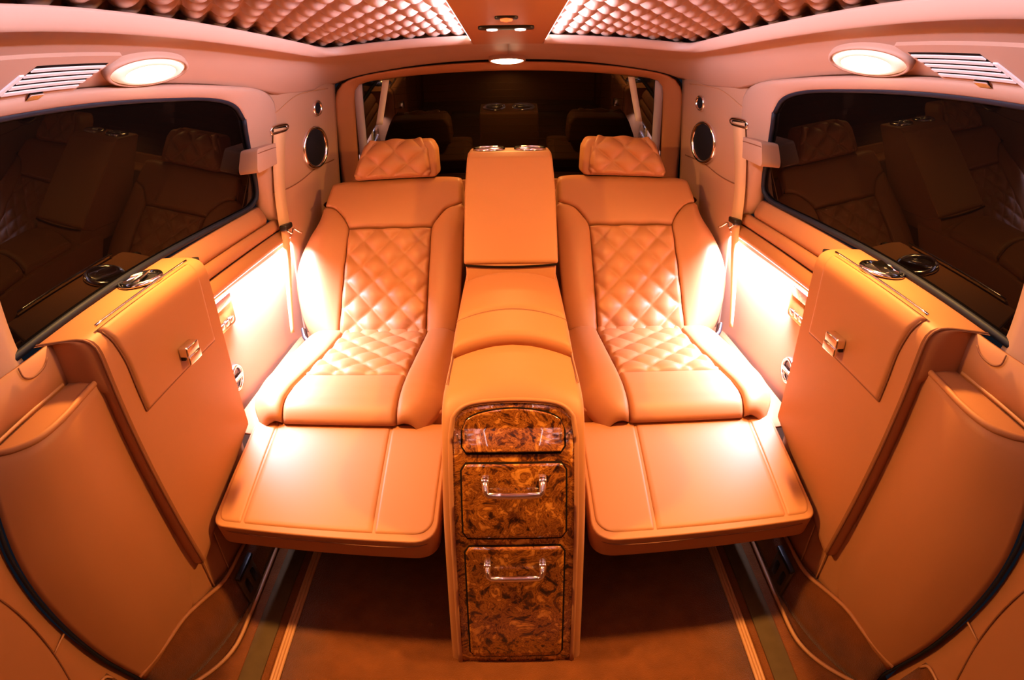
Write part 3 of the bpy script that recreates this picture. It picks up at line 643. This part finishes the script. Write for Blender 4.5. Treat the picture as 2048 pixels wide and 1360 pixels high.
# ================================================================== SIDE CABINETS
def cabinet(s):
    Cb = empty('side_cabinet', (s * 0.69, 0.86, 0.2))
    tag(Cb, 'tan leather side cabinet with hinged lid and chrome latch under the %s window' % SIDE[s], 'cabinet', 'side cabinets')
    # section rows from the window over the bullnose and down the inner face, per station along y
    def yfr(a, z): return 0.652 + (0.715 - z) * 0.15 - (a - 0.63) * 0.33 if z > 0.2 else 0.735
    sec = [(0.755, 0.738), (0.72, 0.737), (0.69, 0.736), (0.668, 0.735), (0.650, 0.732), (0.638, 0.724), (0.632, 0.712), (0.630, 0.695), (0.630, 0.60), (0.630, 0.45), (0.630, 0.34), (0.630, 0.0)]
    V = []; n = len(sec); m_ = 14
    def zlow(y): return float(np.interp(y, [0.70, 0.73, 0.76, 1.08], [0.225, 0.205, 0.215, 0.325]))
    def yrr(z): return float(np.interp(z, [0.20, 0.33, 0.53, 0.64, 0.71, 0.74], [1.085, 1.080, 1.062, 1.052, 1.036, 1.030]))
    rows = []
    for k, (a, z) in enumerate(sec):
        r = []
        for j in range(m_ + 1):
            t = j / m_
            zz = z
            y0, y1 = yfr(a, max(z, 0.21)), yrr(max(z, 0.33))
            y = lerp(y0, y1, t)
            if k == n - 1: zz = zlow(lerp(yfr(0.63, 0.21), 1.08, t)); y = lerp(yfr(0.63, 0.21), 1.08, t)
            else: zz = z + 0.03 * (y - 0.66) * (1 if z > 0.6 else 0)
            r.append((s * a, y, zz))
        rows.append(r)
    G = np.array(rows)
    # under edge curls back outward
    und = np.array([[(s * (0.636), p[1] + 0.004, p[2] - 0.010) for p in G[-1]], [(s * 0.655, p[1] + 0.006, p[2] - 0.014) for p in G[-1]], [(s * 0.70, p[1] + 0.01, p[2] - 0.004) for p in G[-1]]])
    G = np.vstack([G, und])
    B = surf('body', list(G), LEATHER, Cb, nr=60, nc=24)
    # front end face (towards the camera)
    fr = [g[0] for g in crom_rows(G)]
    rows = []
    for t, k in ((0.0, 0.0), (0.12, -0.010), (0.35, -0.013), (1.0, -0.004)):
        rows.append([(s * lerp(abs(p[0]), max(abs(p[0]), 0.70 if p[2] < 0.64 else 0.752), t), p[1] + k + (max(0.0, 0.70 - abs(p[0])) * -0.33 * t if p[2] > 0.64 else 0.01 * t), lerp(p[2], min(p[2], zf_end(p[2])), t)) for p in fr])
    surf('front_end', rows, LEATHER, Cb, nr=12)
    rr = [g[-1] for g in crom_rows(G)]
    surf('rear_end', [[(s * lerp(abs(p[0]), 0.745, t), p[1] + k, p[2]) for p in rr] for t, k in ((0, 0), (0.15, 0.008), (1, 0.008))], LEATHER, Cb, nr=8)
    tube('front_piping', [(p[0] + s * 0.004, p[1] - 0.006, p[2]) for p in fr if p[2] > 0.0], 0.0028, SEAM, Cb, sides=6)
    # hinged lid over the bullnose
    ls = [(0.648, 0.7335), (0.640, 0.7275), (0.6315, 0.7160), (0.629, 0.700), (0.6285, 0.66), (0.6285, 0.61), (0.6285, 0.562)]
    lidrows = []
    for a, z in ls:
        y0 = float(np.interp(z, [0.556, 0.673, 0.7335], [0.722, 0.702, 0.672])); y1 = float(np.interp(z, [0.556, 0.7335], [1.012, 0.992]))
        lidrows.append([(s * a, y, z + 0.03 * (y - 0.66) * (1 if z > 0.6 else 0.6)) for y in np.linspace(y0, y1, 12)])
    LR = np.array([crom(r, 40) for r in lidrows]); LR = np.array([crom(LR[:, j], 40) for j in range(40)]).transpose(1, 0, 2)
    def Pl(u, v):
        i, j = u * 39, v * 39; i0, j0 = min(int(i), 38), min(int(j), 38); f, g = i - i0, j - j0
        return (LR[i0, j0] * (1 - f) + LR[i0 + 1, j0] * f) * (1 - g) + (LR[i0, j0 + 1] * (1 - f) + LR[i0 + 1, j0 + 1] * f) * g
    Ld = pad('lid', Pl, LEATHER, Cb, h=0.0065, ew=0.008, depth=0.003, nu=48, nv=60, out=(-s, 0, 0.3))
    edge = [Pl(u, 0) for u in np.linspace(0.05, 1, 20)] + [Pl(1, v) for v in np.linspace(0, 1, 20)] + [Pl(u, 1) for u in np.linspace(1, 0.05, 20)]
    tube('lid_gap', edge, 0.0022, SEAM, Ld, sides=6)
    tube('chrome_strip', [tuple(np.array(Pl(0, v)) + np.array((s * 0.002, 0, 0.0075))) for v in np.linspace(-0.0, 1, 20)], 0.0028, CHROME, Cb, sides=6)
    # latch handle: bracket with a lip
    y, z = 0.882, 0.606
    lt = box('latch', (min(s * 0.600, s * 0.624), y - 0.024, z - 0.008), (max(s * 0.600, s * 0.624), y + 0.024, z + 0.012), CHROME, Ld, 0.004, 3)
    box('latch_lip', (min(s * 0.598, s * 0.607), y - 0.024, z - 0.024), (max(s * 0.598, s * 0.607), y + 0.024, z - 0.006), CHROME, lt, 0.003, 3)
    box('latch_foot', (min(s * 0.612, s * 0.626), y - 0.020, z - 0.016), (max(s * 0.612, s * 0.626), y + 0.020, z - 0.002), BLACKP, lt, 0.002, 2)
    box('stop_peg', (min(s * 0.664, s * 0.684), 1.052, 0.722), (max(s * 0.664, s * 0.684), 1.072, 0.738), BLACKP, Cb, 0.004, 3)
    # chrome vent let into the top
    fr_ = frame((s * 0.706, 0.895, 0.7445), (0, 0.0, 1), (0, 1, 0))
    av = lathe('air_vent', [(0.050, 0.0), (0.050, 0.004), (0.046, 0.008), (0.040, 0.007), (0.038, 0.002), (0.034, -0.004)], fr_, CHROME, Cb)
    lathe('vent_disc', [(0.040, 0.001), (0.02, 0.002), (0.0005, 0.002)], fr_, BLACKP, av)
    prism('vent_blade', roundpoly([(-0.034, -0.016), (0.034, -0.016), (0.038, 0.0), (0.034, 0.016), (-0.034, 0.016), (-0.038, 0)], 0.006, 3), lambda p, q, t: (s * 0.706 + q * 0.9 + p * 0.25 * s, 0.895 + p, 0.7445 + 0.004 + t + q * 0.25), 0.0, 0.005, CHROME, av, 0.001, 2)
def zf_end(z): return z
def crom_rows(G): 
    return np.array([crom(G[:, j], 60) for j in (0, G.shape[1] - 1)]).transpose(1, 0, 2)
for s in (-1, 1): cabinet(s)

# ================================================================== LAMPS, VENTS, SPEAKERS
ct = np.array((0.068, -0.046)) / math.hypot(0.068, 0.046); cn = np.array((-0.046, -0.068)) / math.hypot(0.046, 0.068)    # cove slope and its inward normal, in (a, z)
def cove(s, y, t, k=0.0):
    """point on the cove: t runs 0..1 from the ceiling break to the window hood"""
    a = lerp(0.622, 0.690, t) + cn[0] * k; z = lerp(1.168, 1.122, t) + cn[1] * k
    return (s * a, y, z)
for s in (-1, 1):
    L = empty('dome_lamp', (s * 0.655, 0.922, 1.145))
    tag(L, 'oval dome lamp glowing warm white above the %s window' % SIDE[s], 'lamp', 'oval dome lamps')
    fr_ = frame(cove(s, 0.922, 0.45, 0.0), (s * cn[0], 0, cn[1]), (0, 1, 0))
    lathe('lamp_base', [(1.0, -0.004), (1.0, 0.010), (0.97, 0.016), (0.90, 0.017), (0.88, 0.012)], fr_, HEAD, L, 56, (0.040, 0.138))
    lathe('frosted_rim', [(0.89, 0.012), (0.80, 0.018), (0.60, 0.022), (0.58, 0.020)], fr_, FROST, L, 56, (0.040, 0.138))
    lathe('lens', [(0.60, 0.021), (0.45, 0.025), (0.25, 0.027), (0.005, 0.0275)], fr_, LENS, L, 56, (0.040, 0.138))
    light('lamp_light', cove(s, 0.922, 0.45, 0.032), (s * cn[0], 0, cn[1]), 0.10, P_DOME, WARM, 'ELLIPSE', 0.036, parent=L, spread=150)
    # added unseen pair on the same cove behind the viewpoint, for front fill
    L = empty('dome_lamp', (s * 0.655, -0.35, 1.145))
    tag(L, 'added oval fill lamp on the %s side, unseen behind the viewpoint' % SIDE[s], 'lamp', 'oval dome lamps')
    fr_ = frame(cove(s, -0.35, 0.45, 0.0), (s * cn[0], 0, cn[1]), (0, 1, 0))
    lathe('lamp_base', [(1.0, -0.004), (1.0, 0.010), (0.97, 0.016), (0.90, 0.017), (0.88, 0.012)], fr_, HEAD, L, 56, (0.040, 0.138))
    lathe('frosted_rim', [(0.89, 0.012), (0.80, 0.018), (0.60, 0.022), (0.58, 0.020)], fr_, FROST, L, 56, (0.040, 0.138))
    lathe('lens', [(0.60, 0.021), (0.45, 0.025), (0.25, 0.027), (0.005, 0.0275)], fr_, LENS, L, 56, (0.040, 0.138))
    light('lamp_light', cove(s, -0.35, 0.45, 0.032), (s * cn[0], 0.3, cn[1]), 0.13, P_FRONT_FILL, WARM, 'ELLIPSE', 0.05, parent=L, spread=150)
    # overhead slatted vent
    Vt = empty('overhead_vent', (s * 0.655, 0.66, 1.145))
    tag(Vt, 'slatted air vent in a padded surround above the %s window' % SIDE[s], 'air vent', 'overhead air vents')
    def vb(name, y0, y1, t0, t1, k0, k1, m, par, skew=0.0):
        P = []
        for k in (k0, k1):
            P += [cove(s, y0 - skew * t0, t0, k), cove(s, y1 - skew * t0, t0, k), cove(s, y1 - skew * t1, t1, k), cove(s, y0 - skew * t1, t1, k)]
        return obj(name, P, [(0, 1, 2, 3), (4, 7, 6, 5), (0, 4, 5, 1), (1, 5, 6, 2), (2, 6, 7, 3), (3, 7, 4, 0)], m, par, False)
    sd = vb('surround', 0.33, 0.800, 0.03, 1.0, -0.002, 0.010, HEAD, Vt, 0.07)
    vb('recess', 0.612, 0.790, 0.22, 0.86, 0.008, 0.0105, GAP, sd, 0.07)
    for k in range(5):
        t = 0.27 + k * 0.125
        vb('slat', 0.612, 0.788, t, t + 0.060, 0.0108, 0.0135, PALE, Vt, 0.07)
    vb('end_bar', 0.597, 0.607, 0.40, 0.92, 0.009, 0.014, PALE, Vt, 0.07)
    vb('thumb_tab', 0.680, 0.710, 0.86, 0.97, 0.009, 0.018, CHROME, Vt, 0.07)
    # speaker and tweeter on the rear side panel
    pn = (-s, -0.217, 0)
    sp = empty('speaker', (s * apil(1.873), 1.873, 0.893))
    tag(sp, 'round chrome-ringed black speaker on the panel behind the %s seat' % SIDE[s], 'speaker', 'side speakers')
    fr_ = frame((s * (apil(1.873) - 0.006), 1.873, 0.893), pn)
    lathe('ring', [(0.076, -0.004), (0.076, 0.006), (0.072, 0.011), (0.066, 0.010), (0.063, 0.004)], fr_, CHROME, sp, 48, (1.05, 0.98))
    lathe('grille', [(0.065, 0.004), (0.04, 0.010), (0.0005, 0.012)], fr_, GRILLE, sp, 48, (1.05, 0.98))
    tw = empty('tweeter', (s * apil(1.902), 1.902, 1.027))
    tag(tw, 'small chrome-edged tweeter above the %s round speaker' % SIDE[s], 'tweeter', 'small tweeters')
    fr_ = frame((s * (apil(1.902) - 0.005), 1.902, 1.027), pn)
    lathe('ring', [(0.028, -0.004), (0.028, 0.006), (0.025, 0.009), (0.021, 0.008), (0.019, 0.002)], fr_, CHROME, tw, 32)
    lathe('grille', [(0.020, 0.004), (0.010, 0.008), (0.0005, 0.009)], fr_, GRILLE, tw, 32)
    # seat belt
    sb = empty('seat_belt', (s * apil(1.66), 1.66, 0.67))
    tag(sb, 'beige seat belt hanging from a chrome guide beside the %s seat' % SIDE[s], 'seat belt', 'seat belts')
    g0 = [(apil(y) - 0.010, y, z) for y, z in ((1.625, 0.962), (1.620, 0.974), (1.635, 0.982), (1.700, 0.985), (1.712, 0.978), (1.700, 0.968))]
    tube('belt_guide', sx(s, g0), 0.006, CHROME, sb, n=40, closed=True)
    tube('guide_slot', sx(s, [(apil(1.63) - 0.008, 1.632, 0.970), (apil(1.70) - 0.008, 1.702, 0.975)]), 0.006, GAP, sb)
    def strap(name, pts, w0, w1, dirs):
        L_, R_ = [], []
        for (a, y, z), w_, d in zip(pts, np.linspace(w0, w1, len(pts)), dirs):
            d = np.array(d, float); d /= np.linalg.norm(d)
            L_.append((s * (a - d[0] * w_), y - d[1] * w_, z)); R_.append((s * (a + d[0] * w_), y + d[1] * w_, z))
        return surf(name, [L_, R_], BELT, sb, nc=24, thick=0.002, out=(-s, -1, 0))
    strap('upper_strap', [(apil(1.665) - 0.014, 1.665, 0.976), (0.690, 1.650, 0.86), (0.690, 1.640, 0.76), (0.684, 1.635, 0.672)], 0.034, 0.022, [(-0.2, 1, 0), (-0.25, 1, 0), (-0.3, 1, 0), (-0.5, 1, 0)])
    strap('lower_strap', [(0.682, 1.632, 0.672), (0.680, 1.615, 0.56), (0.680, 1.590, 0.45), (0.680, 1.572, 0.35)], 0.016, 0.006, [(-0.6, 1, 0), (-0.6, 1, 0), (-0.8, 1, 0), (-1, 1, 0)])
    bk = box('belt_stop', (min(s * 0.668, s * 0.694), 1.608, 0.664), (max(s * 0.668, s * 0.694), 1.664, 0.682), BLACKP, sb, 0.005, 3)
    tube('stop_wire', sx(s, [(0.668, 1.615, 0.664), (0.662, 1.635, 0.652), (0.664, 1.655, 0.662), (0.655, 1.675, 0.648), (0.650, 1.69, 0.64)]), 0.003, CHROME, sb, n=24)
    # padded catch box on the window edge
    hb = empty('catch_box', (s * 0.70, 1.53, 0.90))
    tag(hb, 'small padded leather catch box at the rear edge of the %s window' % SIDE[s], 'catch box', 'window catch boxes')
    prism('box', roundpoly([(1.455, 0.862), (1.60, 0.872), (1.60, 0.935), (1.465, 0.930)], [0.014, 0.004, 0.004, 0.012], 4), lambda p, q, t: (s * t, p, q), 0.675, 0.735, HEAD, hb, 0.012, 4)
    tube('lid_seam', sx(s, [(0.676, 1.465, 0.917), (0.674, 1.53, 0.920), (0.676, 1.60, 0.922)]), 0.0015, SEAM, hb, n=8, sides=5)
    # control plate on the lit panel
    cp_ = empty('control_plate', (s * 0.70, 1.22, 0.55))
    tag(cp_, 'chrome and amber switch plate on the lit wall beside the %s cabinet' % SIDE[s], 'switch plate', 'wall switch plates')
    prism('plate', roundpoly([(1.12, 0.505), (1.270, 0.512), (1.262, 0.602), (1.12, 0.600)], 0.012, 4), lambda p, q, t: (s * t, p, q), 0.706, 0.716, mat('amber_plate_' + SIDE[s], (0.42, 0.22, 0.06), 0.15, metal=0.7), cp_, 0.002, 2)
    prism('chrome_bezel', roundpoly([(1.13, 0.568), (1.258, 0.570), (1.254, 0.596), (1.13, 0.594)], 0.005, 3), lambda p, q, t: (s * t, p, q), 0.702, 0.708, CHROME, cp_, 0.002, 2)
    for k in range(4): box('button', (min(s * 0.701, s * 0.708), 1.15 + k * 0.027, 0.520), (max(s * 0.701, s * 0.708), 1.170 + k * 0.027, 0.534), CHROME, cp_, 0.002, 2)
    rp = empty('wall_port', (s * 0.70, 1.205, 0.386))
    tag(rp, 'small round chrome port low on the lit wall behind the %s cabinet' % SIDE[s], 'wall port', 'round wall ports')
    fr_ = frame((s * 0.713, 1.215, 0.376), (-s, 0, 0))
    lathe('ring', [(0.036, -0.004), (0.036, 0.006), (0.031, 0.010), (0.026, 0.007), (0.025, 0.0)], fr_, CHROME, rp, 36)
    lathe('port_disc', [(0.026, 0.002), (0.0005, 0.003)], fr_, mat('blue_black_' + SIDE[s], (0.01, 0.015, 0.05), 0.1), rp, 36)
    box('port_bar', (min(s * 0.702, s * 0.711), 1.190, 0.371), (max(s * 0.702, s * 0.711), 1.240, 0.381), CHROME, rp, 0.002, 2)
    # power socket on the riser
    ps = empty('power_socket', (s * 0.616, 0.83, 0.05))
    tag(ps, 'dark power socket plate low on the carpeted riser, %s side' % SIDE[s], 'power socket', 'riser power sockets')
    pl = prism('plate', [(0.785, 0.010), (0.872, 0.012), (0.872, 0.088), (0.785, 0.088)], lambda p, q, t: (s * (t + 0.12 * (q - 0.01)), p, q), 0.602, 0.609, TRACK, ps, 0.002, 2)
    for y in (0.808, 0.848): prism('outlet', roundpoly([(y - 0.010, 0.030), (y + 0.010, 0.030), (y + 0.010, 0.066), (y - 0.010, 0.066)], 0.006, 3), lambda p, q, t: (s * (t + 0.12 * (q - 0.01)), p, q), 0.5995, 0.603, BLACKP, ps, 0.001, 2)
    prism('hinge_cover', [(0.783, 0.086), (0.874, 0.086), (0.874, 0.094), (0.783, 0.094)], lambda p, q, t: (s * (t + 0.12 * (q - 0.01)), p, q), 0.596, 0.608, BLACKP, ps, 0.001, 2)

# rear lamp over the tailgate window
L = empty('rear_lamp', (-0.004, 2.0, 1.152))
tag(L, 'small bright warm lamp above the rear window, centred', 'lamp')
fr_ = frame((-0.004, 2.000, 1.158), (0, -0.45, -0.9), (0, 1, 0))
lathe('lamp_base', [(1.0, -0.012), (1.0, 0.006), (0.94, 0.009), (0.88, 0.007)], fr_, HEAD, L, 48, (0.062, 0.020))
lathe('lens', [(0.89, 0.006), (0.70, 0.012), (0.3, 0.016), (0.005, 0.017)], fr_, LENS, L, 48, (0.062, 0.020))
light('lamp_light', tuple(np.array((-0.004, 2.000, 1.158)) + np.array((0, -0.45, -0.9)) * 0.024), (0, -0.12, -1.0), 0.08, P_REAR, WARM, 'ELLIPSE', 0.03, xdir=(1, 0, 0), parent=L, spread=160)
# reading lights in the ceiling spine
R = empty('reading_light', (-0.004, 1.35, 1.188))
tag(R, 'black slot with two small white lights in the ceiling spine', 'reading light')
prism('bezel', roundpoly([(-0.068, 1.335), (0.060, 1.335), (0.060, 1.368), (-0.068, 1.368)], 0.014, 5), lambda p, q, t: (p, q, t), 1.180, 1.189, BLACKP, R, 0.003, 2)
for x in (-0.036, 0.028): lathe('lens', [(0.013, 0.0), (0.012, 0.004), (0.0005, 0.006)], frame((x, 1.351, 1.181), (0, 0, -1), (0, 1, 0)), LENSW, R, 20)
R = empty('indicator_light', (-0.004, 1.20, 1.188))
tag(R, 'small red glowing indicator light in the ceiling spine', 'indicator light')
prism('bezel', roundpoly([(-0.027, 1.187), (0.021, 1.187), (0.021, 1.215), (-0.027, 1.215)], 0.012, 5), lambda p, q, t: (p, q, t), 1.182, 1.189, BLACKP, R, 0.003, 2)
lathe('lens', [(0.013, 0.0), (0.012, 0.005), (0.0005, 0.008)], frame((-0.003, 1.201, 1.183), (0, 0, -1), (0, 1, 0)), LENSR, R, 20)
